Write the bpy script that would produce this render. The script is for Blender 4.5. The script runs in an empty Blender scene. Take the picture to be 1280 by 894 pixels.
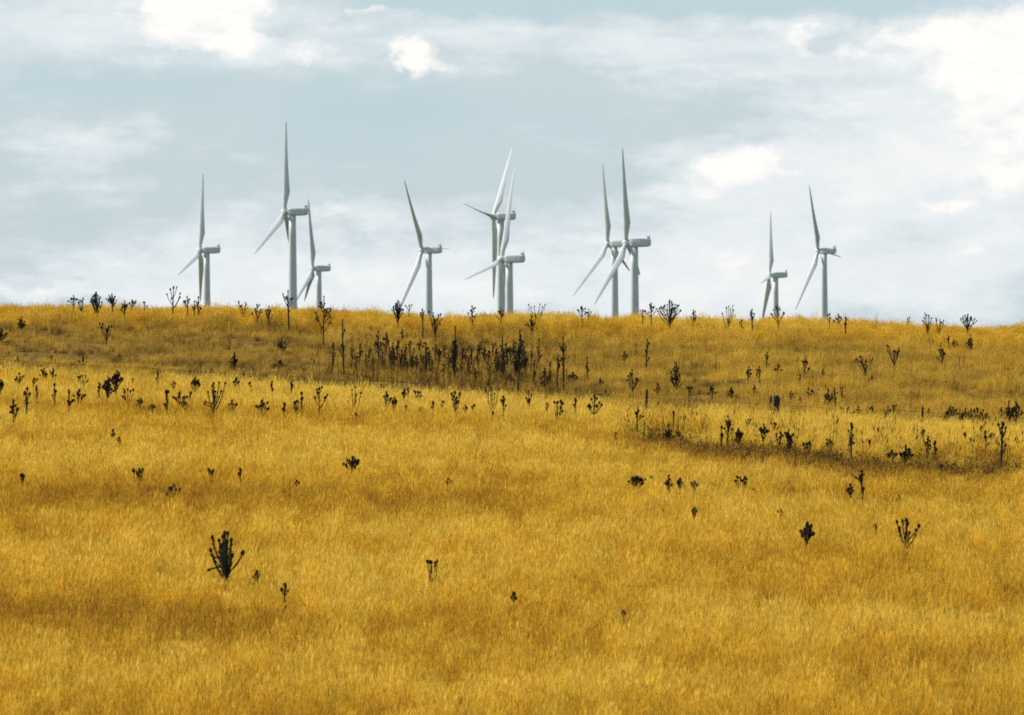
import bpy, math, random
import numpy as np
from mathutils import Vector, Matrix

sc = bpy.context.scene
COL = sc.collection
R = math.radians

# ------------------------------------------------------------------ camera
FPX = 9150.0          # focal length in pixels of the 1280 px wide photograph
HOR = 420.0           # photograph row of the true horizontal
cam_d = bpy.data.cameras.new('camera')
cam_d.sensor_width = 36.0
cam_d.lens = FPX / 1280 * 36.0
cam_d.clip_start = 0.5
cam_d.clip_end = 60000
cam_d.dof.use_dof = True
cam_d.dof.focus_distance = 232
cam_d.dof.aperture_fstop = 7.5
cam = bpy.data.objects.new('camera', cam_d)
COL.objects.link(cam)
cam.location = (0, 0, 0)
cam.rotation_euler = (R(90) - math.atan((447 - HOR) / FPX), 0, 0)
sc.camera = cam

# ------------------------------------------------------------------ sky and sun
SUN_EL, SUN_AZ = 38.0, -75.0      # azimuth from +Y towards +X: the sun stands left, beyond the turbines
SKY = 0.1
world = bpy.data.worlds.new('World')
sc.world = world
world.use_nodes = True
wn, wl = world.node_tree.nodes, world.node_tree.links
wn.clear()


def wnode(t, **kw):
    n = wn.new(t)
    for k, v in kw.items():
        setattr(n, k, v)
    return n


def wm(op, a, b=None, c=None, clamp=False):
    n = wnode('ShaderNodeMath', operation=op, use_clamp=clamp)
    for i, v in enumerate((a, b, c)):
        if v is None:
            continue
        if isinstance(v, (int, float)):
            n.inputs[i].default_value = v
        else:
            wl.new(v, n.inputs[i])
    return n.outputs[0]


def wnoise(vec, scale3, detail, rough, off=(0, 0, 0)):
    m = wnode('ShaderNodeMapping')
    m.inputs['Scale'].default_value = scale3
    m.inputs['Location'].default_value = off
    wl.new(vec, m.inputs['Vector'])
    n = wnode('ShaderNodeTexNoise')
    n.inputs['Scale'].default_value = 1.0
    n.inputs['Detail'].default_value = detail
    n.inputs['Roughness'].default_value = rough
    wl.new(m.outputs[0], n.inputs['Vector'])
    return n.outputs[0]


def wmix(fac, a, b):
    n = wnode('ShaderNodeMix', data_type='RGBA')
    for sock, v in ((n.inputs['Factor'], fac), (n.inputs['A'], a), (n.inputs['B'], b)):
        pass
    if isinstance(fac, (int, float)):
        n.inputs[0].default_value = fac
    else:
        wl.new(fac, n.inputs[0])
    for i, v in ((6, a), (7, b)):
        if isinstance(v, tuple):
            n.inputs[i].default_value = (v[0] / SKY, v[1] / SKY, v[2] / SKY, 1)
        else:
            wl.new(v, n.inputs[i])
    return n.outputs[2]


def wstep(x, lo, hi):
    n = wnode('ShaderNodeMapRange', interpolation_type='SMOOTHSTEP')
    n.inputs['From Min'].default_value = lo
    n.inputs['From Max'].default_value = hi
    wl.new(x, n.inputs['Value'])
    return n.outputs[0]


sky = wnode('ShaderNodeTexSky', sky_type='NISHITA', sun_disc=False)
sky.sun_elevation = R(SUN_EL)
sky.sun_rotation = R(SUN_AZ)
sky.altitude = 300
sky.air_density = 1.0
sky.dust_density = 1.5
sky.ozone_density = 1.0
tc = wnode('ShaderNodeTexCoord')
dirv = tc.outputs['Generated']
sep = wnode('ShaderNodeSeparateXYZ')
wl.new(dirv, sep.inputs[0])
ax, ay, az = sep.outputs
front = wm('GREATER_THAN', ay, 0.0)
nd1 = wm('SUBTRACT', wnoise(dirv, (110, 110, 160), 5, .62, (3, 0, 1)), .5)
nd2 = wm('SUBTRACT', wnoise(dirv, (110, 110, 160), 5, .62, (9, 4, 7)), .5)
uu = wm('MULTIPLY_ADD', nd1, 0.014, ax)
ww = wm('MULTIPLY_ADD', nd2, 0.009, az)


def blobs(lst, u, w):
    tot = None
    for (px, py, rx, ry, s) in lst:
        dx = wm('MULTIPLY', wm('SUBTRACT', u, (px - 640) / FPX), FPX / rx)
        dz = wm('MULTIPLY', wm('SUBTRACT', w, (HOR - py) / FPX), FPX / ry)
        d2 = wm('ADD', wm('MULTIPLY', dx, dx), wm('MULTIPLY', dz, dz))
        g = wm('MULTIPLY', wm('POWER', 2.718, wm('MULTIPLY', d2, -1.0)), s)
        tot = g if tot is None else wm('ADD', tot, g)
    return wm('MULTIPLY', tot, front)


# where the photograph has its clouds: (px, py, half width, half height, strength)
heads = blobs([(245, 28, 80, 42, 1.5), (512, 66, 28, 22, .95), (540, 82, 40, 16, .45), (1270, 75, 105, 62, 1.08), (1140, 52, 70, 16, .6), (1215, 120, 80, 50, .5), (300, 20, 40, 30, .6),
               (1262, 205, 48, 55, .75), (1000, 56, 22, 14, .8), (1045, 62, 26, 16, .7), (935, 212, 70, 26, 1.0), (890, 240, 40, 12, .55),
               (1180, 248, 40, 14, .6), (135, 152, 42, 14, .6), (910, 325, 50, 40, .45), (415, 268, 42, 14, .55), (470, 17, 55, 7, .7),
               (385, 68, 28, 22, .6), (1195, 322, 45, 14, .5), (500, 160, 10, 6, .5), (10, 370, 170, 9, .40), (85, 330, 70, 10, .35), (420, 355, 34, 18, .5)], uu, ww)
pale = blobs([(80, 372, 260, 12, .6), (690, 45, 300, 40, .22), (80, 30, 130, 60, .75), (330, 50, 120, 50, .5), (1150, 190, 200, 70, .85), (950, 225, 150, 50, .6), (1000, 70, 220, 40, .55),
              (760, 60, 200, 35, .2), (1100, 330, 260, 80, .75), (150, 170, 130, 35, .45), (330, 320, 330, 60, .58), (560, 360, 380, 50, .72),
              (900, 320, 110, 60, .55), (50, 225, 90, 30, .45), (1300, 150, 150, 180, .7)], uu, ww)
dusk = blobs([(950, 6, 420, 24, .9), (600, 8, 200, 14, .6), (130, 110, 220, 32, .75), (480, 135, 170, 40, .85), (420, 190, 140, 40, .55),
              (740, 165, 120, 50, .35), (700, 270, 60, 40, .35), (30, 60, 60, 40, .5), (200, 290, 90, 25, .4), (880, 275, 90, 16, .5), (1230, 285, 70, 18, .45), (1110, 95, 60, 14, .4)], uu, ww)
puff = wnoise(dirv, (120, 120, 190), 9, .62, (1, 2, 3))
band = wnoise(dirv, (22, 22, 110), 6, .55, (5, 0, 2))
band2 = wnoise(dirv, (60, 60, 200), 7, .6, (2, 8, 4))
nb_ = wm('SUBTRACT', band, .5)
np_ = wm('SUBTRACT', puff, .5)
n2_ = wm('SUBTRACT', band2, .5)
# broken cloud: closed up by perspective towards the horizon, opening to blue higher up
cover = wm('SUBTRACT', 1.0, wm('MULTIPLY', wstep(az, .06, .55), .72))
col = wmix(wm('MULTIPLY', cover, .80), sky.outputs[0], (.60, .73, .795))
col = wmix(wm('MULTIPLY', wstep(wm('ADD', wm('MULTIPLY_ADD', nb_, 1.1, pale), wm('MULTIPLY_ADD', n2_, 1.7, wm('MULTIPLY', np_, .5))), .0, .80), wm('MULTIPLY', cover, .92)), col, (.82, .865, .885))
col = wmix(wm('MULTIPLY', wstep(wm('ADD', wm('MULTIPLY_ADD', nb_, .9, dusk), wm('MULTIPLY', n2_, .6)), .18, .95), wm('MULTIPLY', cover, .66)), col, (.49, .635, .70))
headm = wstep(wm('ADD', wm('MULTIPLY_ADD', np_, 1.7, heads), wm('MULTIPLY', n2_, .5)), .30, 1.0)
headm = wm('MULTIPLY', headm, wstep(wm('ADD', heads, wm('MULTIPLY', nb_, .6)), .12, .34))
wisp = wm('ADD', wm('MULTIPLY_ADD', n2_, 1.3, wm('MULTIPLY', np_, 1.0)), wm('MULTIPLY_ADD', pale, .45, wm('MULTIPLY', nb_, .5)))
col = wmix(wm('MULTIPLY', wstep(wisp, .30, .75), wm('MULTIPLY', cover, .6)), col, (.98, .965, .94))
tone = wmix(wstep(wm('MULTIPLY_ADD', n2_, 1.4, puff), .24, .56), (.88, .895, .90), (1.03, 1.0, .96))
col = wmix(wm('MULTIPLY', headm, .95), col, tone)
bg = wnode('ShaderNodeBackground')
bg.inputs['Strength'].default_value = SKY * .93
wl.new(col, bg.inputs['Color'])
wo = wnode('ShaderNodeOutputWorld')
wl.new(bg.outputs[0], wo.inputs['Surface'])

sun_d = bpy.data.lights.new('sun', 'SUN')
sun_d.energy = 5.0
sun_d.angle = R(.55)
sun_d.color = (1.0, .94, .84)
sun = bpy.data.objects.new('sun', sun_d)
COL.objects.link(sun)
to_sun = Vector((math.sin(R(SUN_AZ)) * math.cos(R(SUN_EL)), math.cos(R(SUN_AZ)) * math.cos(R(SUN_EL)), math.sin(R(SUN_EL))))
sun.rotation_euler = to_sun.to_track_quat('Z', 'Y').to_euler()
sun.location = (-30, 60, 60)

sc.view_settings.view_transform = 'Standard'
sc.view_settings.look = 'None'
sc.view_settings.gamma = 1
sc.view_settings.exposure = .12
sc.view_settings.use_curve_mapping = False
sc.render.engine = 'CYCLES'
sc.cycles.use_denoising = False
sc.cycles.max_bounces = 5
sc.cycles.adaptive_threshold = .015
sc.cycles.diffuse_bounces = 2
sc.cycles.transmission_bounces = 4
sc.cycles.filter_width = 1.8

# ------------------------------------------------------------------ helpers
rng = np.random.default_rng(11)
random.seed(5)


def tag(o, label=None, cat=None, group=None, kind=None):
    if label: o['label'] = label
    if cat: o['category'] = cat
    if group: o['group'] = group
    if kind: o['kind'] = kind
    return o


def link(name, mesh, parent=None):
    o = bpy.data.objects.new(name, mesh)
    COL.objects.link(o)
    if parent is not None:
        o.parent = parent
    return o


class MB:
    """collects vertices and faces, becomes one mesh"""
    def __init__(s):
        s.v, s.f, s.m = [], [], []

    def face(s, pts, mi=0):
        i = len(s.v)
        s.v.extend([tuple(p) for p in pts])
        s.f.append(tuple(range(i, i + len(pts))))
        s.m.append(mi)

    def tube(s, pts, rad, n=5, mi=0, cap=True):
        base = len(s.v)
        P = [Vector(p) for p in pts]
        for k, p in enumerate(P):
            t = (P[min(k + 1, len(P) - 1)] - P[max(k - 1, 0)]).normalized()
            a = t.orthogonal().normalized() if abs(t.z) < .9 else t.cross(Vector((0, 1, 0))).normalized()
            b = t.cross(a)
            for j in range(n):
                an = 2 * math.pi * j / n
                s.v.append(tuple(p + (a * math.cos(an) + b * math.sin(an)) * rad[k]))
        for k in range(len(P) - 1):
            for j in range(n):
                j2 = (j + 1) % n
                s.f.append((base + k * n + j, base + k * n + j2, base + (k + 1) * n + j2, base + (k + 1) * n + j))
                s.m.append(mi)
        if cap:
            s.f.append(tuple(base + (len(P) - 1) * n + j for j in range(n))); s.m.append(mi)
            s.f.append(tuple(base + n - 1 - j for j in range(n))); s.m.append(mi)

    def mesh(s, name, mats, smooth=False):
        me = bpy.data.meshes.new(name)
        me.from_pydata(s.v, [], s.f)
        for m in (mats if isinstance(mats, (list, tuple)) else [mats]):
            me.materials.append(m)
        me.polygons.foreach_set('material_index', s.m)
        if smooth:
            me.polygons.foreach_set('use_smooth', [True] * len(s.f))
        me.update()
        return me


def vnoise(x, y, seed=0):
    """smooth value noise, -1..1"""
    x = np.asarray(x, float); y = np.asarray(y, float)
    xi = np.floor(x).astype(np.int64); yi = np.floor(y).astype(np.int64)
    fx = x - xi; fy = y - yi
    fx = fx * fx * (3 - 2 * fx); fy = fy * fy * (3 - 2 * fy)

    def h(a, b):
        n = (a * 374761393 + b * 668265263 + seed * 144665) & 0x7fffffff
        n = ((n ^ (n >> 13)) * 1274126177) & 0x7fffffff
        n = (n ^ (n >> 16)) & 0xffff
        return n / 32767.5 - 1
    return ((h(xi, yi) * (1 - fx) + h(xi + 1, yi) * fx) * (1 - fy) + (h(xi, yi + 1) * (1 - fx) + h(xi + 1, yi + 1) * fx) * fy)


def fbm(x, y, seed=0, o=3):
    t, a, s = 0, 1, 0
    for k in range(o):
        t = t + a * vnoise(x * 2 ** k, y * 2 ** k, seed + k * 17)
        s += a; a *= .5
    return t / s


# ------------------------------------------------------------------ terrain
_cy = [-400, -40, 0, 30, 60, 90, 102, 125, 150, 176, 196, 203, 208, 216, 228, 238, 244, 252, 265, 300, 400, 700, 1200, 2500, 40000]
_cz = [3, -1.2, -1.75, -3.9, -5.4, -5.75, -5.42, -4.56, -3.62, -2.86, -2.38, -2.30, -2.10, -1.45, -.58, .08, .22, .20, -.17, -1.8, -8, -15, -20, -23, -25]
_ty = np.arange(-60, 420, .25)
_k = np.exp(-.5 * (np.arange(-16, 17) * .25 / 1.6) ** 2); _k /= _k.sum()
_tz = np.convolve(np.interp(np.arange(-64, 424, .25), _cy, _cz), _k, 'same')[16:-16]


def smooth(x, a, b):
    t = np.clip((x - a) / (b - a), 0, 1)
    return t * t * (3 - 2 * t)


# dark swales in the grass, partly dug, their shade also painted as brown tint, as photograph polylines turned into ground lines: points, half thickness (px), strength
swales = [([(760, 546), (900, 556), (1060, 573), (1160, 582), (1300, 592)], 26, 1.2, .6),
          ([(420, 592), (560, 601), (700, 606), (840, 606)], 8, .62, .8),
          ([(820, 610), (960, 618), (1100, 629), (1300, 634)], 9, .55, .7),
          ([(-40, 766), (150, 768), (280, 772), (430, 780)], 34, 1.0, .12),
          ([(430, 782), (620, 776), (800, 778)], 20, .55, .12),
          ([(430, 640), (600, 645), (800, 655)], 14, .30, .12),
          ([(120, 545), (260, 545), (330, 550)], 9, .34, .12),
          ([(420, 545), (620, 552), (760, 556)], 9, .22, .12),
          ([(880, 845), (1100, 840), (1300, 842)], 16, .5, .12),
          ([(-40, 884), (400, 890), (800, 886), (1300, 890)], 14, .42, .12),
          ([(900, 690), (1100, 700), (1300, 690)], 16, .22, .12),
          ([(-40, 555), (60, 552), (120, 548)], 12, .3, .12)]


def project(X, Y, Z):
    return 640 + FPX * X / Y, HOR - FPX * Z / Y


def swale(px, py, depth=False):
    out = np.zeros(np.shape(px))
    if not depth:
        py = py + 9 * vnoise(px / 11., py / 7., 15) + 6 * vnoise(px / 4., py / 5., 16)
    for pts, th, s, dep in swales:
        if depth:
            s = s * dep
        xs = [p[0] for p in pts]; ys = [p[1] for p in pts]
        yc = np.interp(px, xs, ys) + 5 * vnoise(px / 60., px * 0, 3) + 3 * vnoise(px / 17., px * 0, 9)
        ends = smooth(px, xs[0] - 30, xs[0] + 60) * (1 - smooth(px, xs[-1] - 60, xs[-1] + 30))
        d = (py - yc) / th
        d = np.where(d < 0, d * 1.6, d)
        out = np.maximum(out, s * ends * np.exp(-d * d))
    return out


def swell(X, Y):
    """long low swells lying across the view"""
    return fbm(np.asarray(X) / 17. + .03 * np.asarray(Y), np.asarray(Y) / 4.2, 7, 3)


def terrain0(X, Y):
    X = np.asarray(X, float); Y = np.asarray(Y, float)
    z = np.where(Y < 350, np.interp(Y, _ty, _tz), np.interp(Y, _cy, _cz))
    tilt = np.interp(Y, [60, 100, 150, 203, 222, 242, 320], [0, 0, .021, .060, .036, .0205, 0])
    xc = 55 * np.tanh(X / 55.)
    z = z - tilt * xc
    near = smooth(Y, 20, 90) * (1 - smooth(Y, 300, 600))
    z = z + near * (.05 * fbm(X / 6., Y / 9., 1) + .07 * swell(X, Y) + .025 * fbm(X / 1.8, Y / 2.5, 4))
    # hummocky crest
    crest = np.exp(-((Y - 240) / 7.) ** 2)
    z = z + crest * (.09 * vnoise(X / 2.6, Y / 6, 31) + .05 * vnoise(X / .8, Y / 3, 32))
    # faint animal tracks and lumps on the bank
    bank = smooth(Y, 204, 210) * (1 - smooth(Y, 232, 240))
    z = z + bank * (.09 * vnoise(X / 3.5, Y / 1.8, 41) + .07 * vnoise(X / 1.2, Y / .9, 42))
    return z


# turbines: hub px, hub py, rotor yaw, blade angle, cone, blade length in px
TURB = [(250, 313, -8, 111, 5, 98), (356, 265, -12, 0, 5, 113), (391, 336, -3, 3, 9, 86), (528, 313, -24, 33, 5, 100),
        (617, 271, -18, 84, 3, 109), (627, 324, -20, 105, 3, 116), (760, 305, -24, 12, 5, 101), (783, 304, -16, 12, 5, 119),
        (962, 344, -4, 99, 5, 86), (1023, 314, -24, 27, 3, 89)]
BLADE, HUB_H, OVER = 40.0, 68.5, 3.5
turb = []
for (hx, hy, yaw, psi, cone, S) in TURB:
    D = BLADE * FPX / S
    Xh = (hx - 640) * D / FPX
    Zh = (HOR - hy) * D / FPX
    th = R(yaw)
    turb.append((Xh + OVER * math.cos(th), D + OVER * math.sin(th), Zh - HUB_H, th, R(psi), R(cone)))


def terrain(X, Y):
    X = np.asarray(X, float); Y = np.asarray(Y, float)
    z = terrain0(X, Y)
    m = (Y > 90) & (Y < 260)
    px, py = project(X, np.maximum(Y, 1), z)
    z = z - np.where(m, .26 * swale(px, py, True), 0)
    far = smooth(Y, 1800, 2700) * (1 - smooth(Y, 5500, 8000))
    num = 0; den = 1e-9
    for t in turb:
        w = 1 / ((((X - t[0]) ** 2 + (Y - t[1]) ** 2) / 100 ** 2) ** 2 + 1e-4)
        num = num + w * t[2]; den = den + w
    near_t = np.clip(den * 4, 0, 1)
    z = z + far * near_t * (num / den - z)
    return z


def spaced(segs):
    out = []
    for a, b, n in segs:
        out += list(np.linspace(a, b, n, endpoint=False))
    return np.array(out)


gx = spaced([(-14000, -3000, 6), (-3000, -500, 14), (-500, -40, 24), (-40, -24, 14), (-24, 24, 140), (24, 40, 14), (40, 500, 24), (500, 3000, 14), (3000, 14001, 7)])
gy = spaced([(-300, 0, 12), (0, 90, 24), (90, 255, 440), (255, 400, 30), (400, 2600, 40), (2600, 4700, 80), (4700, 9000, 20), (9000, 30001, 8)])
GX, GY = np.meshgrid(gx, gy)
GZ = terrain(GX, GY)
nx, ny = len(gx), len(gy)
verts = np.stack([GX.ravel(), GY.ravel(), GZ.ravel()], 1)
ii = (np.arange(ny - 1)[:, None] * nx + np.arange(nx - 1)[None, :]).ravel()
faces = np.stack([ii, ii + 1, ii + nx + 1, ii + nx], 1)


def np_mesh(name, v, f, mats):
    me = bpy.data.meshes.new(name)
    me.vertices.add(len(v)); me.vertices.foreach_set('co', np.asarray(v, np.float32).ravel())
    k = f.shape[1]
    me.loops.add(f.size); me.loops.foreach_set('vertex_index', f.ravel().astype(np.int32))
    me.polygons.add(len(f)); me.polygons.foreach_set('loop_start', np.arange(0, f.size, k, dtype=np.int32))
    me.update(calc_edges=True)
    for m in mats:
        me.materials.append(m)
    return me


# ------------------------------------------------------------------ materials
def mat(name):
    m = bpy.data.materials.new(name)
    m.use_nodes = True
    m.node_tree.nodes.clear()
    return m, m.node_tree.nodes, m.node_tree.links


def ramp(n, stops):
    r = n.new('ShaderNodeValToRGB')
    el = r.color_ramp.elements
    while len(el) < len(stops):
        el.new(.5)
    for e, (p, c) in zip(el, stops):
        e.position = p; e.color = (*c, 1)
    return r


def simple(name, c1, c2, scale, rough=.8, spec=.2, bump=0):
    m, n, l = mat(name)
    o = n.new('ShaderNodeOutputMaterial'); b = n.new('ShaderNodeBsdfPrincipled')
    b.inputs['Roughness'].default_value = rough
    b.inputs['Specular IOR Level'].default_value = spec
    t = n.new('ShaderNodeTexNoise'); t.inputs['Scale'].default_value = scale; t.inputs['Detail'].default_value = 4
    g = n.new('ShaderNodeTexCoord')
    l.new(g.outputs['Object'], t.inputs['Vector'])
    r = ramp(n, [(.3, c1), (.7, c2)])
    l.new(t.outputs[0], r.inputs[0]); l.new(r.outputs[0], b.inputs['Base Color'])
    if bump:
        bp = n.new('ShaderNodeBump'); bp.inputs['Strength'].default_value = bump
        l.new(t.outputs[0], bp.inputs['Height']); l.new(bp.outputs[0], b.inputs['Normal'])
    l.new(b.outputs[0], o.inputs[0])
    return m


def grass_mat(name, gold, pale, brown, transl):
    """dry stalks: a tint (0 golden .. 1 brown, painted swale shade included) and shade come with each clump"""
    m, n, l = mat(name)
    o = n.new('ShaderNodeOutputMaterial')
    at = n.new('ShaderNodeAttribute'); at.attribute_type = 'INSTANCER'; at.attribute_name = 'tint'
    av = n.new('ShaderNodeAttribute'); av.attribute_type = 'INSTANCER'; av.attribute_name = 'shade'
    r = ramp(n, [(0, pale), (.38, gold), (1, brown)])
    l.new(at.outputs['Fac'], r.inputs[0])
    mul = n.new('ShaderNodeMix'); mul.data_type = 'RGBA'; mul.blend_type = 'MULTIPLY'; mul.inputs[0].default_value = 1
    l.new(r.outputs[0], mul.inputs[6]); l.new(av.outputs['Fac'], mul.inputs[7])
    d = n.new('ShaderNodeBsdfDiffuse'); t = n.new('ShaderNodeBsdfTranslucent'); x = n.new('ShaderNodeMixShader')
    x.inputs[0].default_value = transl
    l.new(mul.outputs[2], d.inputs[0]); l.new(mul.outputs[2], t.inputs[0])
    l.new(d.outputs[0], x.inputs[1]); l.new(t.outputs[0], x.inputs[2]); l.new(x.outputs[0], o.inputs[0])
    return m


M_stalk = grass_mat('dry_grass_stalk', (.69, .42, .03), (.76, .51, .05), (.36, .175, .02), .46)
M_seed = grass_mat('dry_grass_seed', (.72, .455, .045), (.80, .57, .095), (.42, .215, .03), .48)
M_short = grass_mat('short_bank_grass', (.58, .365, .056), (.70, .47, .07), (.23, .15, .045), .42)
M_weed = grass_mat('dark_dead_weed', (.13, .078, .024), (.20, .12, .035), (.055, .042, .02), .2)

m, n, l = mat('field_soil_and_litter')
o_ = n.new('ShaderNodeOutputMaterial'); b_ = n.new('ShaderNodeBsdfPrincipled')
b_.inputs['Roughness'].default_value = .95; b_.inputs['Specular IOR Level'].default_value = 0
g_ = n.new('ShaderNodeTexCoord')
t1 = n.new('ShaderNodeTexNoise'); t1.inputs['Scale'].default_value = .55; t1.inputs['Detail'].default_value = 8; t1.inputs['Roughness'].default_value = .65
t2 = n.new('ShaderNodeTexNoise'); t2.inputs['Scale'].default_value = 6; t2.inputs['Detail'].default_value = 6
l.new(g_.outputs['Object'], t1.inputs['Vector']); l.new(g_.outputs['Object'], t2.inputs['Vector'])
r1 = ramp(n, [(.28, (.07, .045, .016)), (.45, (.16, .10, .028)), (.6, (.25, .155, .04)), (.8, (.34, .22, .06))])
add = n.new('ShaderNodeMath'); add.operation = 'MULTIPLY_ADD'; add.inputs[1].default_value = .45
l.new(t2.outputs[0], add.inputs[0]); l.new(t1.outputs[0], add.inputs[2])
sub = n.new('ShaderNodeMath'); sub.operation = 'SUBTRACT'; sub.inputs[1].default_value = .22
l.new(add.outputs[0], sub.inputs[0]); l.new(sub.outputs[0], r1.inputs[0])
spx = n.new('ShaderNodeSeparateXYZ'); l.new(g_.outputs['Object'], spx.inputs[0])
mr = n.new('ShaderNodeMapRange'); mr.inputs['From Min'].default_value = 300; mr.inputs['From Max'].default_value = 500
l.new(spx.outputs[1], mr.inputs['Value'])
t3 = n.new('ShaderNodeTexNoise'); t3.inputs['Scale'].default_value = .006; t3.inputs['Detail'].default_value = 5
l.new(g_.outputs['Object'], t3.inputs['Vector'])
r3 = ramp(n, [(.35, (.05, .075, .03)), (.65, (.13, .13, .06))]); l.new(t3.outputs[0], r3.inputs[0])
mx = n.new('ShaderNodeMix'); mx.data_type = 'RGBA'
l.new(mr.outputs[0], mx.inputs[0]); l.new(r1.outputs[0], mx.inputs[6]); l.new(r3.outputs[0], mx.inputs[7])
l.new(mx.outputs[2], b_.inputs['Base Color'])
bp_ = n.new('ShaderNodeBump'); bp_.inputs['Strength'].default_value = .7; bp_.inputs['Distance'].default_value = .05
l.new(t2.outputs[0], bp_.inputs['Height']); l.new(bp_.outputs[0], b_.inputs['Normal'])
l.new(b_.outputs[0], o_.inputs[0])
M_soil = m

M_thistle = simple('dead_thistle', (.020, .025, .018), (.050, .047, .030), 9, .9, .1)
M_thbrown = simple('dead_thistle_brown', (.05, .032, .014), (.11, .07, .028), 9, .9, .1)
M_head = simple('dead_thistle_head', (.022, .014, .010), (.055, .034, .02), 30, .95, .05)
M_post = simple('weathered_post', (.018, .017, .018), (.05, .045, .04), 14, .9, .1, .4)
M_wire = simple('rusty_wire', (.06, .04, .028), (.12, .09, .06), 20, .6, .4)
M_white = simple('white_turbine_paint', (.58, .615, .605), (.63, .655, .645), .25, .45, .4)
M_vent = simple('turbine_grey_trim', (.33, .35, .36), (.42, .43, .43), .8, .6, .3)

ground = link('field', np_mesh('field', verts, faces, [M_soil]))
tag(ground, 'golden grassy field rising to a low bank and ridge', 'field', kind='structure')
for p in ground.data.polygons:
    pass
ground.data.polygons.foreach_set('use_smooth', [True] * len(ground.data.polygons))


# ------------------------------------------------------------------ grass fields
def bank_line(X):
    """where the tall grass stops and the grazed bank starts"""
    return 203.2 + .9 * vnoise(np.asarray(X) / 4., 0 * np.asarray(X), 77) + .5 * vnoise(np.asarray(X) / 1.1, 0 * np.asarray(X), 78)


def grass_height(X, Y):
    X = np.asarray(X, float); Y = np.asarray(Y, float)
    tall = .51 + .06 * fbm(X / 5., Y / 8., 51) + .085 * vnoise(X / .42, Y / 1.1, 52) + .04 * vnoise(X / .2, Y / .6, 53)
    px, py = project(X, Y, terrain(X, Y) + .35)
    sw = swale(px, py)
    tall = tall * (1 - .62 * np.clip(swale(px, py, True) * 1.1, 0, 1))
    right = smooth(px, 500, 1150)
    bank = .13 + .07 * right + .05 * fbm(X / 2., Y / 3., 61)
    crest = .34 + .10 * vnoise(X / 1.5, Y / 3., 62) + .08 * vnoise(X / .5, Y / 2., 63)
    b = smooth(Y, bank_line(X) - .8, bank_line(X) + .8)
    c = smooth(Y, 233.5 - 1.5 * right, 237.5)
    return tall * (1 - b) + b * (bank * (1 - c) + crest * c), sw, b * (1 - c), c


def px_ray(px, py):
    return (px - 640) / FPX, (HOR - py) / FPX


_Yr = np.arange(97, 246, .1)


def hit(px, py, canopy=.0):
    """first ground (or grass canopy) point seen at a photograph pixel; None over the ridge"""
    u, w = px_ray(px, py)
    X = u * _Yr
    z = terrain(X, _Yr)
    if canopy:
        z = z + canopy * grass_height(X, _Yr)[0]
    k = np.nonzero(z >= w * _Yr)[0]
    if len(k) == 0:
        return None
    Y = _Yr[k[0]]
    return float(u * Y), float(Y)


def tuft(name, seed, nb, h, hvar, rad, w, lean, seedfrac, mats, leaf=False):
    r = random.Random(seed)
    mb = MB()
    for _ in range(nb):
        a = r.uniform(0, 6.283); q = rad * math.sqrt(r.random())
        x0, y0 = q * math.cos(a), q * math.sin(a)
        hh = h * max(.35, r.gauss(1, hvar))
        ang = r.uniform(0, 6.283); sp = abs(r.gauss(0, lean)) * hh
        lx = sp * math.cos(ang) + .05 * hh; ly = sp * math.sin(ang)
        f = r.uniform(0, 3.1416); ww = w * r.uniform(.6, 1.4)
        wx, wy = math.cos(f) * ww / 2, math.sin(f) * ww / 2
        p0 = (x0, y0, -.04); p1 = (x0 + lx * .28, y0 + ly * .28, hh * .55); p2 = (x0 + lx, y0 + ly, hh)
        mb.face([(p0[0] - wx, p0[1] - wy, p0[2]), (p0[0] + wx, p0[1] + wy, p0[2]), (p1[0] + wx * .8, p1[1] + wy * .8, p1[2]), (p1[0] - wx * .8, p1[1] - wy * .8, p1[2])])
        mb.face([(p1[0] - wx * .8, p1[1] - wy * .8, p1[2]), (p1[0] + wx * .8, p1[1] + wy * .8, p1[2]), p2])
        if r.random() < seedfrac:
            s = ww * r.uniform(1.3, 2.4); sx, sy = math.cos(f + 1) * s / 2, math.sin(f + 1) * s / 2
            t = r.uniform(.14, .24)
            q0 = [p2[i] + (p1[i] - p2[i]) * t * 1.6 for i in range(3)]
            q2 = (p2[0] + lx * .14, p2[1] + ly * .14, p2[2] + hh * .04)
            qm = [(q0[i] + q2[i]) / 2 for i in range(3)]
            mb.face([q0, (qm[0] + sx, qm[1] + sy, qm[2]), q2, (qm[0] - sx, qm[1] - sy, qm[2])], 1)
    return bpy.data.objects.new(name, mb.mesh(name, mats))


def tuft_collection(cname, objs):
    c = bpy.data.collections.new(cname)
    for o in objs:
        c.objects.link(o)
    return c


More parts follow.
